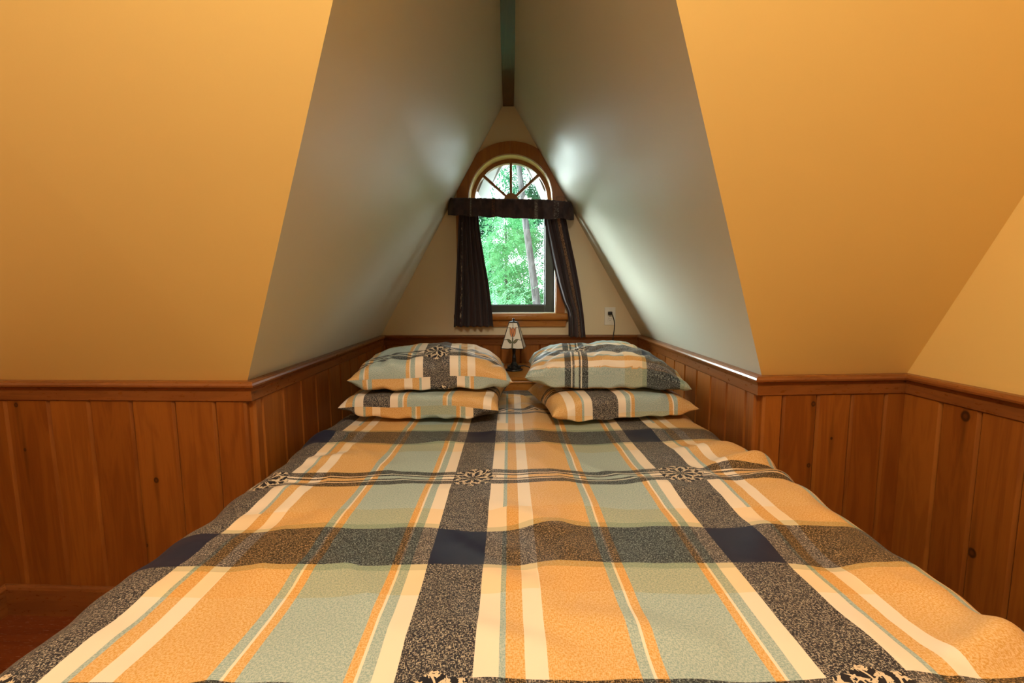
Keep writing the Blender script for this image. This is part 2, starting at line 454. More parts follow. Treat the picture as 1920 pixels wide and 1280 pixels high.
# chair rail: profile swept along a chain with mitred corners, each run its own piece
RAILP = [(.0, .0), (.026, .0), (.034, -.004), (.037, -.010), (.036, -.016), (.028, -.021), (.026, -.026), (.023, -.031), (.023, -.062), (.019, -.066), (0, -.066)]
def sweep_runs(names, chain, prof, mats, z, inward_of):
    ch = [Vector((p.x, p.y, 0)) for p in chain]; n = len(ch)
    dirs = [(ch[i+1]-ch[i]).normalized() for i in range(n-1)]
    nor = []
    for i, d in enumerate(dirs):
        q = Vector((-d.y, d.x, 0)); nor.append(q if q.dot(Vector(inward_of[i])) > 0 else -q)
    mit = []
    for i in range(n):
        if i == 0: mit.append(nor[0])
        elif i == n-1: mit.append(nor[-1])
        else:
            b = (nor[i-1]+nor[i]).normalized(); mit.append(b/b.dot(nor[i]))
    for i, nm in enumerate(names):
        bm = bmesh.new(); tone = bm.faces.layers.float.new('tone')
        a = [bm.verts.new(ch[i]+mit[i]*px+Vector((0, 0, z+pz))) for px, pz in prof]
        b = [bm.verts.new(ch[i+1]+mit[i+1]*px+Vector((0, 0, z+pz))) for px, pz in prof]
        k = len(prof)
        for j in range(k): bm.faces.new((a[j], a[(j+1) % k], b[(j+1) % k], b[j]))
        bm.faces.new(a[::-1]); bm.faces.new(b)
        t = random.random()
        for f in bm.faces: f[tone] = t
        link(nm, bm, mats[i], kind='structure')
chain = [LR, FL, LF, LB, RB, RF, RC, RR]
inw = [(1, 0, 0), (0, -1, 0), (1, 0, 0), (0, -1, 0), (-1, 0, 0), (0, -1, 0), (-1, 0, 0)]
sweep_runs(['trim_%d' % (i+1) for i in range(7)], chain, RAILP, [M_railY, M_rail, M_railY, M_rail, M_railY, M_rail, M_railY], ZR, inw)
BASEP = [(.018, .105), (.024, .105), (.030, .100), (.033, .092), (.033, 0), (.018, 0)]
sweep_runs(['baseboard_left_side', 'baseboard_left', 'baseboard_alcove_left', 'baseboard_back', 'baseboard_alcove_right', 'baseboard_right', 'baseboard_right_side'],
           chain, BASEP, [M_railY, M_rail]*3+[M_railY], 0, inw)
# ridge beam of the dormer
bz = onback(953, 200).z
bm = bmesh.new()
hx = .0335
b0 = Vector((AP.x, AP.y-.005, bz)); b1 = Vector((AF.x+.0, AF.y-.25, bz))
for s0 in (0,):
    pr = [(-hx, 0), (hx, 0), (hx, .035), (0.004, .075), (-.004, .075), (-hx, .035)]
    a = [bm.verts.new(b0+Vector((x, 0, z))) for x, z in pr]; b = [bm.verts.new(b1+Vector((x, 0, z))) for x, z in pr]
    for j in range(6): bm.faces.new((a[j], a[(j+1) % 6], b[(j+1) % 6], b[j]))
    bm.faces.new(a[::-1]); bm.faces.new(b)
link('trim_8', bm, M_beam, kind='structure')

# ------------------------------------------------------------------ window
def wbox(lo, hi, bev=0, bm=None):
    bm = bm or bmesh.new(); add_box(bm, lo, hi, WM, bev); return bm
win = bpy.data.objects.new('window_1', None); COL.objects.link(win); win.location = WO; win['kind'] = 'structure'
def arch_ring(bm, r0, r1, y0, y1, n=48, a0=0, a1=math.pi):
    rows = []
    for k in range(n+1):
        a = a0+(a1-a0)*k/n; c, s = math.cos(a), math.sin(a)
        rows.append([bm.verts.new(WM @ Vector((r*c, y, r*s))) for r, y in ((r0, y0), (r1, y0), (r1, y1), (r0, y1))])
    for A, B in zip(rows, rows[1:]):
        for j in range(4): bm.faces.new((A[j], A[(j+1) % 4], B[(j+1) % 4], B[j]))
    bm.faces.new(rows[0]); bm.faces.new(rows[-1][::-1])
# casing: arch in four mitred lengths + legs, cut along the sloping ceilings
bm = bmesh.new(); tone = bm.faces.layers.float.new('tone')
for k in range(4):
    before = set(bm.faces)
    arch_ring(bm, RI-.001, RO_, -.018, .001, 14, math.pi*k/4+.0008, math.pi*(k+1)/4-.0008)
    t = random.random()
    for f in set(bm.faces)-before: f[tone] = t
for s in (-1, 1):
    before = set(bm.faces)
    add_box(bm, (min(s*HW, s*.347), -.018, SILL), (max(s*HW, s*.347), .001, .0), WM, .002)
    add_box(bm, (min(s*(RI-.001), s*(HW-.001)), -.018, -.06), (max(s*(RI-.001), s*(HW-.001)), .012, .0), WM)
    for f in set(bm.faces)-before: f[tone] = .5
for n_, p_ in ((nL, LF), (nR, RF)):
    g = bm.verts[:]+bm.edges[:]+bm.faces[:]
    r = bmesh.ops.bisect_plane(bm, geom=g, plane_co=p_+n_*.001, plane_no=n_, clear_inner=True)
    ed = [e for e in r['geom_cut'] if isinstance(e, bmesh.types.BMEdge)]
    if ed: bmesh.ops.holes_fill(bm, edges=[e for e in bm.edges if e.is_boundary], sides=0)
link('casing', bm, M_case, win)
# jamb reveal
bm = bmesh.new()
arch_ring(bm, RI-.004, RI+.010, -.004, .115)
link('arch_jamb', bm, M_jamb, win, smooth=True, sharp=40)
bm = bmesh.new()
for s in (-1, 1): add_box(bm, (min(s*(HW-.006), s*(HW+.006)), -.006, SILL+.003), (max(s*(HW-.006), s*(HW+.006)), .115, -.02), WM)
add_box(bm, (-HW, -.004, SILL-.004), (HW, .115, SILL+.004), WM)
add_box(bm, (-HW, .0, -.035), (HW, .115, -.018), WM)
link('jamb', bm, Mat('white_jamb_paint', .4, .5, 0, (.80, .76, .66)).mat, win)
# arch sash and muntins
bm = bmesh.new()
arch_ring(bm, .237, .264, .085, .125)
add_box(bm, (-.262, .085, -.03), (.262, .125, .0), WM)
link('arch_sash', bm, M_mun, win, smooth=True, sharp=40)
bm = bmesh.new()
arch_ring(bm, .0005, .047, .078, .120, 20)
link('hub', bm, M_mun, win, smooth=True, sharp=40)
for ang in (42, 90, 138):
    bm = bmesh.new()
    R = Matrix.Rotation(-math.radians(ang), 4, 'Y')
    add_box(bm, (.040, .082, -.008), (.240, .118, .008), WM @ R, .002)
    link('muntin', bm, M_mun, win)
# lower sash
gx, gz = wl(1022, 572, -.10)
gz2 = wl(1022, 585, -.09)[1]
bm = bmesh.new()
fo = HW-.007
for lo, hi in (((gx, .085, gz2), (fo, .125, -.035)), ((-fo, .085, gz2), (-gx, .125, -.035)), ((-gx, .085, gz2), (gx, .125, gz)), ((-gx, .085, -.085), (gx, .125, -.035))):
    add_box(bm, lo, hi, WM, .003)
for lo, hi in (((gx-.008, .098, gz-.008), (gx, .120, -.08)), ((-gx, .098, gz-.008), (-gx+.008, .120, -.08)), ((-gx, .098, gz-.008), (gx, .12, gz+.006))):
    add_box(bm, lo, hi, WM, .002)
link('sash', bm, M_bronze, win)
bm = bmesh.new(); add_box(bm, (-gx-.004, .108, gz-.004), (gx+.004, .112, -.08), WM); link('pane', bm, M_glass, win)
bm = bmesh.new()
vs = [Vector((.242*math.cos(math.pi*k/30), .104, .242*math.sin(math.pi*k/30))) for k in range(31)]
a = [bm.verts.new(WM @ v) for v in vs]; b = [bm.verts.new(WM @ (v+Vector((0, .004, 0)))) for v in vs]
bm.faces.new(a); bm.faces.new(b[::-1])
for i in range(31): bm.faces.new((a[i], a[(i+1) % 31], b[(i+1) % 31], b[i]))
link('arch_pane', bm, M_glass, win)
# sill and apron
zs1 = wl(1000, 599)[1]; zs2 = wl(1000, 612)[1]
bm = bmesh.new(); add_box(bm, (-.372, -.042, zs1-.003), (.372, .02, SILL), WM, .012); link('sill', bm, M_sill, win, smooth=True, sharp=50)
bm = bmesh.new(); vs = add_box(bm, (-.362, -.017, zs2), (.362, .0, zs1-.003), WM, .002)
for v in bm.verts:
    l = WI @ v.co
    if l.z < zs2+.006: v.co = WM @ Vector((l.x*.975, l.y, l.z))
link('apron', bm, M_sill, win)
# fascia boards of the gable outside
for s in (-1, 1):
    bm = bmesh.new()
    za = .47
    for y0, y1 in ((.50, .54),):
        p = [(0, za), (0, za+.10), (s*.75, za+.10-1.27), (s*.75, za-1.27)]
        a = [bm.verts.new(WM @ Vector((x, y0, z))) for x, z in p]; b = [bm.verts.new(WM @ Vector((x, y1, z))) for x, z in p]
        bm.faces.new(a); bm.faces.new(b[::-1])
        for i in range(4): bm.faces.new((a[i], a[(i+1) % 4], b[(i+1) % 4], b[i]))
    link('trim_%d' % (9 if s < 0 else 10), bm, M_ext, kind='structure')

for s in (-1, 1):  # soffit slabs added to block high sky, cut short so side light passes
    bm = bmesh.new(); tp = .57
    q = [Vector((0, .131, tp)), Vector((s*.22, .131, tp-1.27*.30/.75)), Vector((s*.22, .54, tp-1.27*.30/.75)), Vector((0, .54, tp))]
    a = [bm.verts.new(WM @ v) for v in q]; b = [bm.verts.new(WM @ (v+Vector((s*.02, 0, .03)))) for v in q]
    bm.faces.new(a); bm.faces.new(b[::-1])
    for i in range(4): bm.faces.new((a[i], a[(i+1) % 4], b[(i+1) % 4], b[i]))
    link('trim_%d' % (11 if s < 0 else 12), bm, M_ext, kind='structure')

# ------------------------------------------------------------------ curtains
def uvmesh(name, grid, uvs, mat, parent=None, thick=0, world=True, kind=None, flat_parts=None):
    """grid of points -> smooth sheet with UVs"""
    R, Cn = len(grid), len(grid[0])
    me = bpy.data.meshes.new(name)
    verts = [tuple(p) for row in grid for p in row]
    faces = [(i*Cn+j, i*Cn+j+1, (i+1)*Cn+j+1, (i+1)*Cn+j) for i in range(R-1) for j in range(Cn-1)]
    me.from_pydata(verts, [], faces)
    ul = me.uv_layers.new(name='UVMap')
    flat = [uv for row in uvs for uv in row]
    for lp in me.loops: ul.data[lp.index].uv = flat[lp.vertex_index]
    for p in me.polygons: p.use_smooth = True
    me.materials.append(mat)
    o = bpy.data.objects.new(name, me); COL.objects.link(o)
    if parent is not None:
        o.parent = parent; me.transform(Matrix.Translation(-pw(parent)))
    if thick:
        md = o.modifiers.new('thickness', 'SOLIDIFY'); md.thickness = thick; md.offset = 0
    if kind: o['kind'] = kind
    return o
def lerp_path(path, y):
    for (x0, y0), (x1, y1) in zip(path, path[1:]):
        if y <= y1: t = max(0, (y-y0)/(y1-y0)); t2 = t; return x0+(x1-x0)*t2
    return path[-1][0]
def curtain(name, label, left, right, yt, yb, folds, mat, off=.062, gather=None, hem=None, seed=0):
    rows, uvs = [], []
    NR, NC = 60, 110
    for i in range(NR+1):
        t = i/NR; y = yt+(yb-yt)*t
        xl, xr = lerp_path(left, y), lerp_path(right, y)
        row, ur = [], []
        for j in range(NC+1):
            s = j/NC
            ph = s*folds*2*math.pi
            s2 = s + .35/(folds*2*math.pi)*math.sin(ph*1.0+seed)
            n = noise.noise(Vector((s*5+seed*3.1, t*1.4, seed)))
            d = .014*math.sin(ph+seed+n*1.3)*(.55+.45*t) + .008*n
            if gather: d *= gather(t)
            x = xl+(xr-xl)*min(1, max(0, s2))
            yy = y + (hem(s) if hem else 0)*t + 1.2*math.sin(ph+seed)*t
            p = onback(x, yy, off+d)
            row.append(p); ur.append((s, t))
        rows.append(row); uvs.append(ur)
    o = uvmesh(name, rows, uvs, mat, thick=.0016)
    return tag(o, label, 'curtain')
curtain('curtain', 'dark plum curtain panel hanging straight on the left of the arched window',
        [(860, 404), (853, 560), (850, 613)], [(897, 404), (899, 430), (907, 480), (915, 525), (921, 570), (923, 590), (925, 613)], 398, 612, 6, M_curL, seed=1)
curtain('curtain', 'dark plum curtain with flecked stripe slanting down on the right of the window',
        [(1019, 404), (1023, 425), (1034, 480), (1045, 530), (1055, 565), (1064, 583), (1066, 600), (1066, 634)],
        [(1060, 404), (1067, 440), (1078, 490), (1088, 545), (1094, 590), (1098, 632)], 398, 633, 3.5, M_curR, seed=4,
        hem=lambda s: -2+1.5*s)
# valance, wrapped around a hidden rod and returned to the wall at both ends
rows, uvs = [], []
top = [(840, 371), (880, 371), (1020, 374), (1045, 376), (1076, 379)]
bot = [(839, 403), (885, 405), (920, 407), (1000, 410), (1030, 411), (1050, 409), (1076, 412)]
def yv(path, x):
    for (x0, y0), (x1, y1) in zip(path, path[1:]):
        if x <= x1: return y0+(y1-y0)*max(0, (x-x0)/(x1-x0))
    return path[-1][1]
NC = 150
for i in range(27):
    row, ur = [], []
    for j in range(NC+1):
        s = j/NC; x = 840+236*s
        e = min(1, min(s, 1-s)/.05); ret = math.sqrt(max(0, 1-(1-e)**2))
        n = noise.noise(Vector((s*22, i*.05, 2.0)))
        n2 = noise.noise(Vector((s*60, i*.2, 7.0)))
        y0, y1 = yv(top, x)+n2*1.2, yv(bot, x)+3.5*noise.noise(Vector((s*14, 5, 5)))
        t = min(1, i/20)
        back = max(0, i-20)/6*0
        d = .012+(.118-.012)*ret + .020*n*ret + .004*n2*ret - .012*math.cos(t*math.pi*2)*.3*ret
        if i == 0: d -= .012*ret
        if back: d -= .055*back*ret; t = 1-.12*back
        y = y0+(y1-y0)*t
        row.append(onback(x, y, max(.006, d))); ur.append((s, t))
    rows.append(row); uvs.append(ur)
# top of the valance turns back over the rod
toprow = [onback(840+236*j/NC, yv(top, 840+236*j/NC)+.5, max(.006, .03)) for j in range(NC+1)]
rows.insert(0, toprow); uvs.insert(0, [(j/NC, 0) for j in range(NC+1)])
v_ = uvmesh('valance', rows, uvs, M_val, thick=.0016)
tag(v_, 'short dark plum valance gathered across the window below its arched top', 'valance')

# ------------------------------------------------------------------ outlet
oc = onback(1143.5, 592.5)
OI = WI @ oc
def ob(lo, hi, bev=0, bm=None):
    bm = bm or bmesh.new(); M = WM @ Matrix.Translation(Vector((OI.x, 0, OI.z)))
    add_box(bm, lo, hi, M, bev); return bm
ou = empty('wall_outlet', oc, 'white wall outlet with black plug in it, beside the right curtain', 'outlet')
link('cover_plate', ob((-.035, -.006, -.057), (.035, -.0004, .057), .0022), M_white, ou)
for zz in (-.0195, .0195):
    f = link('socket', ob((-.0165, -.0085, zz-.0145), (.0165, -.0055, zz+.0145), .002), M_white, ou)
    for lo, hi in (((-.0075, -.0090, zz+.0), (-.0052, -.0080, zz+.009)), ((.0052, -.0090, zz+.001), (.0075, -.0080, zz+.008)), ((-.002, -.0090, zz-.009), (.002, -.0080, zz-.005))):
        link('slot', ob(lo, hi), M_slot, f)
for zz in (-.047, 0, .047):
    bm = bmesh.new(); bmesh.ops.create_uvsphere(bm, u_segments=10, v_segments=6, radius=.0028)
    for v in bm.verts: v.co = WM @ (Vector((OI.x, -.006, OI.z+zz))+Vector((v.co.x, v.co.y*.4, v.co.z)))
    link('screw', bm, M_metal if zz == 0 else M_white, ou, smooth=True)

# ------------------------------------------------------------------ ledge behind the bed
ZB = HC-.53                                       # bed top
ly = 2.455
zl = aty(965, 707, ly).z
le = empty('headboard_ledge', ((LB.x+RB.x)/2, 2.7, 0), 'honey brown wooden ledge across the alcove, between pillows and back panelling', 'ledge')
xl_, xr_ = LB.x+.036, RB.x-.036
def backy(x): t = (x-LB.x)/(RB.x-LB.x); return LB.y+(RB.y-LB.y)*t
bm = bmesh.new()
a = [Vector((xl_, ly-.012, 0)), Vector((xr_, ly-.012, 0)), Vector((xr_, backy(xr_)-.022, 0)), Vector((xl_, backy(xl_)-.022, 0))]
lo = [bm.verts.new(p+Vector((0, 0, zl-.022))) for p in a]; hi = [bm.verts.new(p+Vector((0, 0, zl))) for p in a]
bm.faces.new(lo[::-1]); bm.faces.new(hi)
for i in range(4): bm.faces.new((lo[i], lo[(i+1) % 4], hi[(i+1) % 4], hi[i]))
fe = [e for e in bm.edges if all(abs(v.co.y-(ly-.012)) < 1e-4 for v in e.verts) and abs(e.verts[0].co.z-e.verts[1].co.z) < 1e-5]
bmesh.ops.bevel(bm, geom=fe, offset=.006, segments=3, affect='EDGES')
link('top_board', bm, M_ledge, le)
bm = bmesh.new(); add_box(bm, (xl_, ly, .0), (xr_, ly+.02, zl-.022)); link('front_panel', bm, M_ledge, le)
bm = bmesh.new(); add_box(bm, (xl_, ly-.008, zl-.034), (xr_, ly, zl-.022), None, .003); link('moulding', bm, M_ledge, le)

# ------------------------------------------------------------------ table lamp
lb = atz(964, 694, zl)
lamp = empty('table_lamp', lb, 'small table lamp with white tulip art-glass shade on the ledge', 'lamp')
k_ = (lb.y)/F
bm = bmesh.new()
prof = [(0, 0), (.050, 0), (.052, .004), (.050, .009), (.040, .013), (.036, .016), (.040, .019), (.037, .024), (.027, .029), (.022, .036), (.016, .044), (.012, .052), (0, .052)]
add_lathe(bm, prof, lb)
for k in range(8):
    a = 2*math.pi*k/8
    M = Matrix.Translation(lb) @ Matrix.Rotation(a, 4, 'Z')
    add_box(bm, (.026, -.007, .012), (.041, .007, .030), M, .003)
link('base', bm, M_metal, lamp, smooth=True, sharp=40)
zs0 = aty(964, 651, lb.y).z; zs1_ = aty(961, 604, lb.y).z; zf = aty(961, 598, lb.y).z
bm = bmesh.new()
H = zs0-lb.z
add_lathe(bm, [(.012, .050), (.0125, .06), (.0115, .075), (.0125, .078), (.0105, .082), (.0098, H*.75), (.0115, H*.9), (.009, H+.02), (.004, H+.03), (.004, zs1_-lb.z), (0, zs1_-lb.z)], lb, 16)
link('post', bm, M_metal, lamp, smooth=True, sharp=40)
# shade: four glass panels with leading
sc = Vector((lb.x-.002, lb.y, 0)); rotz = math.radians(-7)
SB, ST = .0655, .0245
def shp(u, v, side=0):
    """point on shade face: u -1..1 across, v 0 bottom..1 top"""
    h = SB+(ST-SB)*v
    a = rotz+side*math.pi/2
    x, y = u*h, -h
    return Vector((sc.x+x*math.cos(a)-y*math.sin(a), sc.y+x*math.sin(a)+y*math.cos(a), zs0+(zs1_-zs0)*v))
sh = None
bm = bmesh.new()
vb = [[bm.verts.new(shp(u, v, s)) for u, v in ((-1, 0), (1, 0), (1, 1), (-1, 1))] for s in range(4)]
for q in vb: bm.faces.new(q)
bmesh.ops.remove_doubles(bm, verts=bm.verts[:], dist=1e-5)
sh = link('lamp_shade', bm, M_shade, lamp)
md = sh.modifiers.new('thickness', 'SOLIDIFY'); md.thickness = .003; md.offset = -1
def fnorm(side): a = rotz+side*math.pi/2; return Vector((math.sin(a)*1, -math.cos(a), .25)).normalized()
bm = bmesh.new()
for s in range(4):
    add_tube(bm, [shp(-1, 0, s), shp(-1, 1, s)], .0022, 6)
    add_tube(bm, [shp(-1, 0, s), shp(-.4, -.012, s), shp(0, .012, s), shp(.4, -.012, s), shp(1, 0, s)], .0023, 6)
    add_tube(bm, [shp(-1, 1, s), shp(1, 1, s)], .0022, 6)
    add_tube(bm, [shp(0, .97, s), shp(0, .82, s)], .0016, 5)
    for sg in (-1, 1):
        add_tube(bm, [shp(sg*.46, .805, s), shp(sg*.9, .80, s)], .0013, 5)
        add_tube(bm, [shp(sg*.62, .345, s), shp(sg*.98, .33, s)], .0014, 5)
link('leading', bm, M_lead, sh, world=True)
def inlay(name, pts, mat, parent, side=0, lift=.0012, border=True, label=None):
    n = fnorm(side); bm = bmesh.new()
    P = [shp(u, v, side)+n*lift for u, v in pts]
    a = [bm.verts.new(p) for p in P]; b = [bm.verts.new(p+n*.0012) for p in P]
    bm.faces.new(b); bm.faces.new(a[::-1])
    for i in range(len(P)): bm.faces.new((a[i], a[(i+1) % len(P)], b[(i+1) % len(P)], b[i]))
    bm.faces.ensure_lookup_table(); bmesh.ops.triangulate(bm, faces=bm.faces[:])
    o = link(name, bm, mat, parent)
    if label: o['label'] = label
    if border:
        bm = bmesh.new(); add_tube(bm, [p+n*.0009 for p in P], .0013, 5, closed=True)
        link('came', bm, M_lead, o)
    return o
def mirror(p): return [(-x, y) for x, y in p]
petal_o = [(-.02, .44), (-.20, .47), (-.36, .56), (-.44, .66), (-.50, .76), (-.62, .815), (-.40, .80), (-.30, .74), (-.20, .66), (-.10, .55)]
petal_i = [(-.01, .44), (-.10, .55), (-.20, .66), (-.24, .74), (-.12, .79), (-.01, .82)]
for s in (0, 3):
    for mir in (False, True):
        f = mirror if mir else (lambda p: p)
        inlay('petal', f(petal_o), M_tulip, sh, s)
        inlay('petal', f(petal_i), M_tulip, sh, s)
        inlay('leaf', f([(-.06, .22), (-.25, .20), (-.45, .27), (-.64, .36), (-.40, .355), (-.20, .31)]), M_leafg, sh, s)
    inlay('stem', [(-.07, .0), (.03, .0), (.05, .2), (.05, .43), (-.05, .43), (-.06, .2)], M_leafg, sh, s)
bm = bmesh.new()
zt_ = zs1_-lb.z
add_lathe(bm, [(0, zt_), (.022, zt_+.001), (.021, zt_+.004), (.006, zt_+.008), (.004, zt_+.011), (.0075, zt_+.014), (.008, zt_+.018), (.004, zt_+.022), (0, zt_+.023)], Vector((sc.x, sc.y, lb.z)), 18)
o = link('finial', bm, M_metal, lamp, smooth=True, sharp=50)
# cord from the base, along the ledge behind the pillow, up to the outlet
def bez(pts, n=10):
    out = []
    P = [pts[0]]+pts+[pts[-1]]
    for i in range(1, len(P)-2):
        for k in range(n):
            t = k/n
            a, b, c, d = P[i-1], P[i], P[i+1], P[i+2]
            out.append(.5*((2*b)+(c-a)*t+(2*a-5*b+4*c-d)*t*t+(3*b-a-3*c+d)*t**3))
    out.append(P[-1]); return out
c0 = lb+Vector((.034, .01, .022))
pl = onback(1144, 587, .022)
def xb(px, py, off): return onback(px, py, off)
pts = [c0, lb+Vector((.055, .0, .027)), lb+Vector((.085, -.01, .022)), lb+Vector((.12, 0, .005)), lb+Vector((.22, .10, .005)), lb+Vector((.36, .22, .006)),
       Vector((xb(1146, 660, .05).x, xb(1146, 660, .05).y, zl+.03)), xb(1149, 650, .042), xb(1149.5, 632, .044), xb(1151.5, 618, .035), xb(1152, 604, .03), xb(1149, 592, .03), xb(1146.5, 588, .030), xb(1145, 587, .026)]
bm = bmesh.new(); add_tube(bm, bez(pts, 8), .0030, 8); link('cord', bm, M_black, lamp, smooth=True)
bm = bmesh.new()
PI_ = WI @ pl
add_box(bm, (PI_.x-.013, -.034, PI_.z-.010), (PI_.x+.013, -.0088, PI_.z+.010), WM, .004)
link('plug', bm, M_black, lamp, smooth=True, sharp=50)

# ------------------------------------------------------------------ bed, duvet
def sstep(a, b, x):
    t = min(1, max(0, (x-a)/(b-a))); return t*t*(3-2*t)
BY0, BY1 = .38, 2.43
bed = empty('bed', (.03, 1.4, 0), 'double bed filling the alcove, covered by the plaid duvet', 'bed')
bm = bmesh.new(); add_box(bm, (-.70, BY0+.05, ZB-.27), (.765, BY1-.01, ZB-.022), None, .03); link('mattress', bm, M_mattress, bed, smooth=True, sharp=50)
for x0 in (-.70, .74):
    bm = bmesh.new(); add_box(bm, (x0, BY0+.06, ZB-.40), (x0+.025, BY1-.02, ZB-.27), None, .004); link('side_rail', bm, M_pineA, bed)
bm = bmesh.new(); add_box(bm, (-.675, BY0+.06, ZB-.30), (.74, BY1-.02, ZB-.271)); link('slat_base', bm, M_pineA, bed)
for x0 in (-.69, .69):
    for y0 in (BY0+.1, BY1-.12):
        bm = bmesh.new(); add_box(bm, (x0, y0, 0), (x0+.06, y0+.06, ZB-.30), None, .004); link('leg', bm, M_pineA, bed)

def fbm(x, y, z): return noise.noise(Vector((x, y, z)))
def ridge(x, y, ax, ay, bx, by, w, amp):
    dx, dy = bx-ax, by-ay; L2 = dx*dx+dy*dy
    t = min(1, max(0, ((x-ax)*dx+(y-ay)*dy)/L2))
    d2 = (x-ax-dx*t)**2+(y-ay-dy*t)**2
    return amp*math.exp(-d2/(w*w))*math.sin(math.pi*min(1, max(.04, t)))**.5
RIDGES = [(-.10, .82, .10, .72, .035, .007), (-.06, 1.10, .12, .92, .03, .007), (-.10, .92, .05, .80, .025, -.006), (.02, .70, .32, .62, .035, .008), (-.1, .66, .1, .60, .03, .006),
          (.60, 1.29, .88, 1.36, .028, .022), (.66, 1.20, .88, 1.27, .028, .014), (.62, 1.42, .86, 1.46, .026, .010), (.58, 1.44, .80, 1.50, .03, .010), (.50, 1.36, .62, 1.22, .03, -.006), (.74, 1.14, .90, 1.20, .05, .012),
          (.60, .80, .66, .95, .04, -.008), (.48, .82, .58, .98, .04, .008), (.62, .58, .80, .66, .03, .016), (.60, .56, .82, .60, .022, -.010),
          (-.75, 1.62, -.55, 1.66, .03, .010), (-.70, 1.40, -.5, 1.42, .03, .008), (-.7, 1.22, -.52, 1.25, .035, -.008), (-.5, .8, -.3, .84, .04, .006), (-.6, 1.0, -.45, 1.04, .04, -.006),
          (-.10, 2.10, .10, 2.16, .02, .016), (-.14, 2.22, .12, 2.20, .022, .020), (.02, 2.30, .16, 2.14, .018, -.014), (-.05, 2.02, .04, 1.94, .02, .007), (.05, 2.08, .12, 1.98, .018, .010)]
def duv(s, v):
    """s: distance across the cloth, v: distance along it -> world point"""
    wl_ = -.672+.020*fbm(3.1, v*3.2, 1)+.012*fbm(8, v*9, 2)
    wr_ = .735+.018*fbm(1.1, v*3.0, 5)+.012*fbm(5, v*9, 6)
    if v > 1.40: wr_ -= .018*sstep(1.4, 1.55, v)
    r = .085
    sag = .0
    if s < wl_:
        q = wl_-s; a = min(q/r, 1.42); x = wl_-r*math.sin(a); z = -r*(1-math.cos(a)); q2 = max(0, q-1.42*r)
        fold = (.5+.5*math.sin(v*21+2*fbm(0, v*2, 9)))*.02*sstep(.03, .16, q)
        x -= q2*.15+fold*.9; z -= q2*.985; x = max(x, -.812 if v > 1.35 else -.95)
    elif s > wr_:
        q = s-wr_; a = min(q/r, 1.42); x = wr_+r*math.sin(a); z = -r*(1-math.cos(a)); q2 = max(0, q-1.42*r)
        fold = (.5+.5*math.sin(v*19+2*fbm(4, v*2, 9)))*.018*sstep(.03, .16, q)
        x += q2*.12+fold*.8; z -= q2*.985; x = min(x, .808 if v > 1.35 else .95)
    else: x, z = s, 0
    # head and foot ends
    y = v
    if v > BY1-.04:
        q = v-(BY1-.04); y = BY1-.04+.05*math.sin(min(1.5, q/.05)); z -= .05*(1-math.cos(min(1.5, q/.05)))+max(0, q-.075)
    if v < BY0+.06:
        q = BY0+.06-v; y = BY0+.06-.07*math.sin(min(1.5, q/.07)); z -= .07*(1-math.cos(min(1.5, q/.07)))+max(0, q-.105)
    h = .012*fbm(s*2.2, v*2.2, 3)+.009*fbm(s*5.5+3, v*4.2, 7)+.0032*fbm(s*14, v*11, 11)
    q_ = fbm(s*3.1+v*2.4, (s-v)*1.1, 31); h += .007*(1-abs(q_)*2.2)**3 if abs(q_) < .45 else 0
    ed = max(sstep(.45, .75, s), sstep(-.42, -.70, s))
    h += ed*(.010*fbm(s*3, v*8, 21)+.004*fbm(s*8, v*18, 23))
    for rg in RIDGES: h += 1.35*ridge(s, v, *rg)
    under = sstep(1.62, 1.76, v)*(sstep(-.10, -.17, s)+sstep(.13, .20, s))
    h *= 1-.75*min(1, under)
    # the pillows press in a little
    return Vector((x, y, ZB+z+h+.004))
u_off = .161; v0 = 1.685
rows, uvs = [], []
NS, NV = 300, 330
for i in range(NV+1):
    v = BY0-.16+(BY1+.08-BY0+.16)*i/NV
    row, ur = [], []
    for j in range(NS+1):
        s = -1.0+2.06*j/NS
        row.append(duv(s, v)); ur.append((s+u_off+3*PU, (v0-v)+4*PV))
    rows.append(row); uvs.append(ur)
dv = uvmesh('duvet', rows, uvs, M_plaid, thick=.006)
tag(dv, 'large plaid duvet in orange, teal, cream and navy spread over the bed', 'duvet')

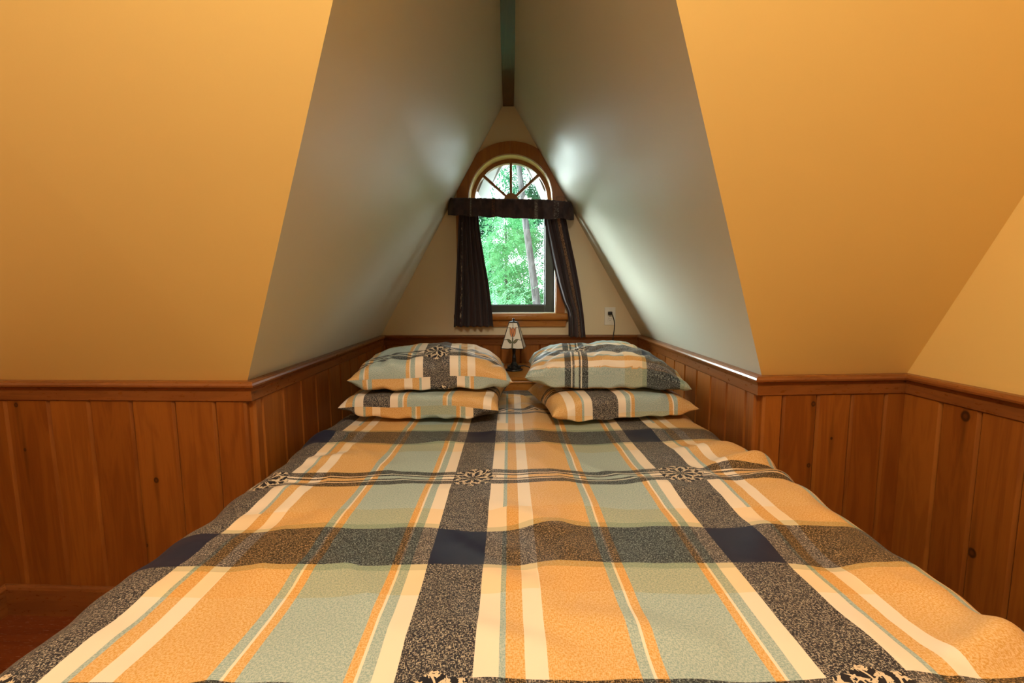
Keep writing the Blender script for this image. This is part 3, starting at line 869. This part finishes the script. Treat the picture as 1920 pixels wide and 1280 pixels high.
# ------------------------------------------------------------------ pillows
def smax(a, b, k): 
    h = max(0, k-abs(a-b))/k; return max(a, b)+h*h*k*.25
def smin(a, b, k): return -smax(-a, -b, k)
def pillow(label, ctr, rz, a, b, hu, hl, uv_up, uv_lo, zmin=None, zmax=None, bend=None, seed=0, tiltx=0, tilty=0, pin=.075, corner=None):
    """two cloth panels meeting at an edge seam; ctr is the seam plane centre"""
    root = empty('pillow', ctr, label, 'pillow', 'plaid pillows stacked at the head of the bed')
    NXP, NYP = 96, 72
    ca, sa = math.cos(rz), math.sin(rz)
    def outline(s, t):
        x = a*s*(1-pin*(1-t*t)*1.0) ; y = b*t*(1-pin*1.1*(1-s*s))
        # cushion the grid so points crowd towards the seam
        return x, y
    def prof(s, t):
        fs = max(0, 1-abs(s)**2.7)**.58; ft = max(0, 1-abs(t)**3.0)**.44
        return fs*ft
    for part, sg, hh, uvf in (('top_panel', 1, hu, uv_up), ('bottom_panel', -1, hl, uv_lo)):
        rows, uvs = [], []
        for i in range(NYP+1):
            row, ur = [], []
            tt = -1+2*i/NYP; t = math.sin(tt*math.pi/2)*.75+tt*.25
            for j in range(NXP+1):
                ss = -1+2*j/NXP; s = math.sin(ss*math.pi/2)*.6+ss*.4
                x, y = outline(s, t)
                p = prof(s, t)
                es, et = 1-abs(s), 1-abs(t)
                # squeezed pillow: the cloth bellies out past its seam
                y *= 1+(.17 if sg < 0 else .07)*math.sin(math.pi*min(1, et/.42))*min(1, es*3)
                x *= 1+.035*math.sin(math.pi*min(1, es/.35))*min(1, et*3)
                pucker = .013*math.sin(x*58+seed*2+2.2*fbm(x*6, seed, 3))*math.exp(-et/.22)*min(1, et*12+.15)
                pucker += .008*math.sin(y*60+seed)*math.exp(-es/.2)*min(1, es*12)
                diag = .010*fbm((x+y)*9+seed, (x-y)*22, seed+5)
                w = (.014*fbm(x*5+seed, y*5, seed)+.007*fbm(x*13, y*11+seed, 4)+diag)*min(1, p*2.0)
                z = sg*hh*p + (pucker*min(1, p*2.5+.1))*sg + w
                # seam line itself wanders
                z += .012*fbm(x*4, y*4+seed*5, 8)
                X = x+tilty*0; z += tiltx*y+tilty*x
                if bend: z += bend(x, y)
                if corner: dx_, dy_, dz_ = corner(s, t); x += dx_; y += dy_; z += dz_
                if sg < 0 and zmin is not None: z = smax(z, zmin(x, y)-ctr[2], .05)
                if sg > 0 and zmax is not None: z = smin(z, zmax(x, y)-ctr[2], .05)
                if zmin is not None: z = max(z, zmin(x, y)-ctr[2]+(.003 if sg > 0 else 0))
                row.append(Vector((ctr[0]+x*ca-y*sa, ctr[1]+x*sa+y*ca, ctr[2]+z)))
                # cloth length from the front seam
                ur.append(uvf(x, y, s, t))
            rows.append(row); uvs.append(ur)
        # arc length correction of v near the seams
        if True:
            for j in range(NXP+1):
                acc = 0; arcs = [0]
                for i in range(1, NYP+1):
                    acc += (rows[i][j]-rows[i-1][j]).length; arcs.append(acc)
                for i in range(NYP+1): uvs[i][j] = uvs[i][j](arcs[i])
        uvmesh(part, rows, uvs, M_plaid, root)
    return root
def U(x0, sgn, v0_, vs=1):       # dark band starts at local x = x0; front seam sits at pattern height v0_ (fraction)
    return lambda x, y, s, t: (lambda arc: (sgn*(x-x0)+3*PU, v0_*PV+vs*arc+2*PV))
def UT(u0, us, vx, vs):          # pattern turned a quarter: stripes run the long way
    return lambda x, y, s, t: (lambda arc: (u0*PU+us*arc+3*PU, vs*(x-vx)+3*PV))
bedz = lambda x, y: ZB+.018
def pc(px, py, D): v = aty(px, py, D); return v
def URU(arc):
    for a0, a1, u0, u1 in ((-.30, .035, .70, .86), (.035, .068, .352, .301), (.068, .092, .301, .2574), (.092, .104, .2574, .2387), (.104, .134, .2387, .1825), (.134, .6, .1825, -.6)):
        if arc <= a1:
            t = (arc-a0)/(a1-a0); return u0+(u1-u0)*t
    return -.6
def UR_up(x, y, s, t): return lambda arc: (URU(arc)*PU+3*PU, x+.568+3*PV)
def UR_lo(x, y, s, t): return lambda arc: ((.80 if arc < .075 else .89)*PU+3*PU+min(arc, .05), x+.568+3*PV)
ZI = ZB+.124
pillow('lower left plaid pillow, resting on the duvet under another pillow', (-.352, 2.01, ZB+.078), math.radians(-4), .325, .24, .120, .095,
       U(-.115, -1, .32), U(.223, 1, .25), zmin=bedz, zmax=lambda x, y: ZI, seed=1, pin=.055, bend=lambda x, y: -.25*max(0, abs(x)-.14)**2)
pillow('upper left plaid pillow with dark vertical band, topmost of the left stack', (-.338, 2.05, ZB+.190), math.radians(5), .332, .24, .105, .100,
       U(-.034, 1, .42), U(.102, -1, .75, -1), zmin=lambda x, y: ZI+.003-.3*max(0, abs(x)-.27), seed=2, pin=.055, bend=lambda x, y: -1.0*max(0, x-.16)**2-.25*max(0, -x-.16)**2)
pillow('lower right plaid pillow with slanting stripes, under another pillow', (.428, 2.00, ZB+.050), math.radians(9), .308, .245, .125, .060,
       U(-.034, -1, .30), U(-.034, -1, .30, -1), zmin=bedz, zmax=lambda x, y: ZI, seed=3, pin=.055)
pillow('upper right plaid pillow with stripes running lengthways, topmost of the right stack', (.412, 2.05, ZB+.188), math.radians(-4), .335, .24, .108, .100,
       UR_up, UR_lo, zmin=lambda x, y: ZI+.003-.3*max(0, x-.25), bend=lambda x, y: -.9*max(0, x-.10)**2-.2*max(0, -x-.14)**2, seed=4, pin=.055)

# ------------------------------------------------------------------ outdoors
gm = Mat('forest_floor', .9, .1, 0, (.08, .13, .04)).mat
bm = bmesh.new(); vs = [bm.verts.new(p) for p in ((-30, 4.2, -3.2), (30, 4.2, -3.2), (30, 45, -2.5), (-30, 45, -2.5))]; bm.faces.new(vs)
link('ground', bm, gm, kind='structure')
def bark():
    m = Mat('grey_bark', .9, .15); x, y, z = m.xyz(m.geo('Position'))
    n = m.noise(m.vec(x*16.0, y*16.0, z*3.5), 1.5, 5, .65, .6)
    m.set('Base Color', m.mix(n.step(.35, .65), (.025, .023, .022), (.065, .06, .058))); m.bump(n, .8, .03); return m.mat
M_bark = bark()
def leafmat(name, c1, c2):
    m = Mat(name, .55, .3)
    n = m.noise(m.geo('Position'), 1.7, 3); n2 = m.noise(m.geo('Position'), 14.0, 2)
    col = m.mix((n*.6+n2*.4).step(.38, .62), c1, c2); m.set('Base Color', col)
    nt = m.nt; tr = nt.nodes.new('ShaderNodeBsdfTranslucent'); mx = nt.nodes.new('ShaderNodeMixShader'); mx.inputs[0].default_value = .45
    nt.links.new(col.s, tr.inputs[0]); o = nt.nodes['Material Output']
    nt.links.new(m.b.outputs[0], mx.inputs[1]); nt.links.new(tr.outputs[0], mx.inputs[2]); nt.links.new(mx.outputs[0], o.inputs[0])
    return m.mat
LG = [leafmat('fresh_green_leaves', (.035, .16, .055), (.13, .36, .15)), leafmat('cedar_green_leaves', (.012, .06, .028), (.045, .16, .075)), leafmat('pale_green_leaves', (.06, .19, .09), (.17, .38, .20))]
def foliage(V, Fc, c, spread, n, size, droop=.3, rnd=random):
    """sprays of small leaves around c"""
    for _ in range(n):
        p = Vector((rnd.gauss(0, 1)*spread[0], rnd.gauss(0, 1)*spread[1], rnd.gauss(0, 1)*spread[2]))+c
        d = Vector((rnd.uniform(-1, 1), rnd.uniform(-1, 1), rnd.uniform(-.5, .2)-droop)).normalized()
        side = d.cross(Vector((0, 0, 1))).normalized()
        L = size*rnd.uniform(.6, 1.5)
        for k in range(4):                     # a twig of four leaf pairs
            q = p+d*L*k*.55
            for sg in (-1, 1):
                tip = q+(side*sg*.9+d*.55)*L*.7+Vector((0, 0, -.12*L)); w = d*L*.20
                m1 = (q+tip)/2; i = len(V)
                V += [q, m1+w, tip, m1-w]; Fc.append((i, i+1, i+2, i+3))
def tree(label, x, y, z0, ztop, crown, leaf, trunk_r, lean=0, clumps=26, per=60, size=.10, zc0=None, name='tree', cat='tree', seed=1):
    rn = random.Random(seed)
    t = empty(name, (x, y, z0), label, cat, 'trees outside the window')
    bm = bmesh.new()
    H = ztop-z0
    add_tube(bm, [(x+lean*k/8*H+.02*rn.uniform(-1, 1), y, z0+H*k/8) for k in range(9)], [trunk_r*(1.25-.07*k if clumps < 3 else max(.15, 1.2-.13*k)) for k in range(9)], 14)
    link('trunk', bm, M_bark, t, smooth=True)
    if clumps:
        V, Fc = [], []
        zc0 = z0+.2*H if zc0 is None else zc0
        for k in range(clumps):
            f = rn.random(); zz = zc0+(ztop-zc0)*f
            r = crown*(1-f*.6)*rn.random()**.5; a = rn.uniform(0, 2*math.pi)
            foliage(V, Fc, Vector((x+r*math.cos(a)+lean*(zz-z0), y+r*math.sin(a), zz)), (.30, .30, .16), per, size, rnd=rn)
        me = bpy.data.meshes.new('foliage'); me.from_pydata([v-t.location for v in V], [], Fc); me.materials.append(leaf)
        o = bpy.data.objects.new('foliage', me); COL.objects.link(o); o.parent = t
    return t
pt0, pt1 = aty(988, 420, 7.0), aty(1006, 572, 7.0)
ln = (pt0.x-pt1.x)/(pt0.z-pt1.z)
tree('bare grey tree trunk leaning left, nearest to the window', pt1.x+ln*(-3.0-pt1.z), 7.0, -3.0, 5.2, 1.2, LG[1], .088, ln, clumps=10, per=50, zc0=2.7, seed=3)
TR = [('pale green leafy tree on the left, seen beside the left curtain', -2.3, 9.0, 2.3, 1.2, 2, 5, .08), ('bright green bushy tree filling the middle of the window view', -.1, 13.8, 3.4, 1.6, 0, 6, .10),
      ('dark green cedar rising behind the grey trunk', .9, 19.5, 7.6, 2.0, 1, 7, .14), ('dark green cedar at the far left of the window view', -1.6, 26.0, 5.6, 2.3, 1, 8, .18),
      ('fresh green tree right of the grey trunk', 3.2, 9.0, 3.2, 1.2, 0, 9, .08)]
for lb_, x, y, zt2, cr, li, sd, sz in TR:
    tree(lb_, x, y, -3.0, zt2, cr, LG[li], .09, 0, 140, 36, sz, zc0=-.6, seed=sd)
# a low fern-like shrub just outside
tree('low bright fern-leaved shrub at the bottom of the window view', -.35, 5.4, -3.0, 1.0, .5, LG[2], .03, 0, 40, 40, .05, zc0=-.3, seed=12, name='shrub', cat='shrub')

# ------------------------------------------------------------------ light
w = bpy.data.worlds.new('overcast_sky'); S.world = w; w.use_nodes = True
bg = w.node_tree.nodes['Background']; bg.inputs[0].default_value = (.80, .93, 1.0, 1); bg.inputs[1].default_value = 5.0
_nt = w.node_tree
_tc = _nt.nodes.new('ShaderNodeTexCoord'); _sp = _nt.nodes.new('ShaderNodeSeparateXYZ'); _mr = _nt.nodes.new('ShaderNodeMapRange')
_nt.links.new(_tc.outputs['Generated'], _sp.inputs[0]); _nt.links.new(_sp.outputs[0], _mr.inputs['Value'])
_mr.interpolation_type = 'SMOOTHSTEP'; _mr.inputs['From Min'].default_value = .15; _mr.inputs['From Max'].default_value = -.75
_mr.inputs['To Min'].default_value = 11.0; _mr.inputs['To Max'].default_value = 40.0      # thin cloud, brightest to the left
_ze = _nt.nodes.new('ShaderNodeMapRange'); _nt.links.new(_sp.outputs[2], _ze.inputs['Value'])
_ze.inputs['From Min'].default_value = .10; _ze.inputs['From Max'].default_value = .50; _ze.inputs['To Min'].default_value = 1.0; _ze.inputs['To Max'].default_value = .22
_mu = _nt.nodes.new('ShaderNodeMath'); _mu.operation = 'MULTIPLY'
_nt.links.new(_mr.outputs['Result'], _mu.inputs[0]); _nt.links.new(_ze.outputs['Result'], _mu.inputs[1]); _nt.links.new(_mu.outputs[0], bg.inputs[1])
def area(name, loc, tgt, size, power, col, portal=False, size_y=None, spread=None):
    l = bpy.data.lights.new(name, 'AREA'); l.energy = power; l.color = col; l.size = size
    if size_y: l.shape = 'RECTANGLE'; l.size_y = size_y
    else: l.shape = 'DISK'
    o = bpy.data.objects.new(name, l); COL.objects.link(o); o.location = loc
    o.rotation_euler = (Vector(tgt)-Vector(loc)).to_track_quat('-Z', 'Y').to_euler()
    if portal: l.cycles.is_portal = True
    if spread: l.spread = spread
    return o
wc = WM @ Vector((0, .15, -.24))
area('window_portal', wc, wc+BN, .62, 1, (1, 1, 1), True, 1.15)
def point(name, loc, power, col, r=.08):
    l = bpy.data.lights.new(name, 'POINT'); l.energy = power; l.color = col; l.shadow_soft_size = r
    o = bpy.data.objects.new(name, l); COL.objects.link(o); o.location = loc; return o
sl_ = bpy.data.lights.new('hazy_sun', 'SUN'); sl_.energy = 34; sl_.angle = math.radians(52); sl_.color = (.90, 1.0, .95)
so_ = bpy.data.objects.new('hazy_sun', sl_); COL.objects.link(so_); so_.location = (-6, 12, 5)
so_.rotation_euler = Vector((.64, -.76, -.10)).to_track_quat('-Z', 'Y').to_euler()
point('ceiling_lamp', (-.10, -.10, HC+1.32), 88, (1.0, .85, .66), .12)

# ------------------------------------------------------------------ camera
cd = bpy.data.cameras.new('camera'); cd.lens = 16.0; cd.sensor_width = 36; cd.clip_start = .02
co = bpy.data.objects.new('camera', cd); COL.objects.link(co)
co.matrix_world = Matrix(((RT.x, UP.x, -FW.x, 0), (RT.y, UP.y, -FW.y, 0), (RT.z, UP.z, -FW.z, HC), (0, 0, 0, 1)))
S.camera = co
vs_ = S.view_settings
vs_.view_transform = 'Standard'; vs_.look = 'None'; vs_.exposure = 0; vs_.gamma = 1; vs_.use_curve_mapping = False
S.cycles.use_denoising = True
S.cycles.max_bounces = 10; S.cycles.diffuse_bounces = 6; S.cycles.transparent_max_bounces = 12
S.cycles.caustics_reflective = False; S.cycles.caustics_refractive = False
S.cycles.sample_clamp_indirect = 6
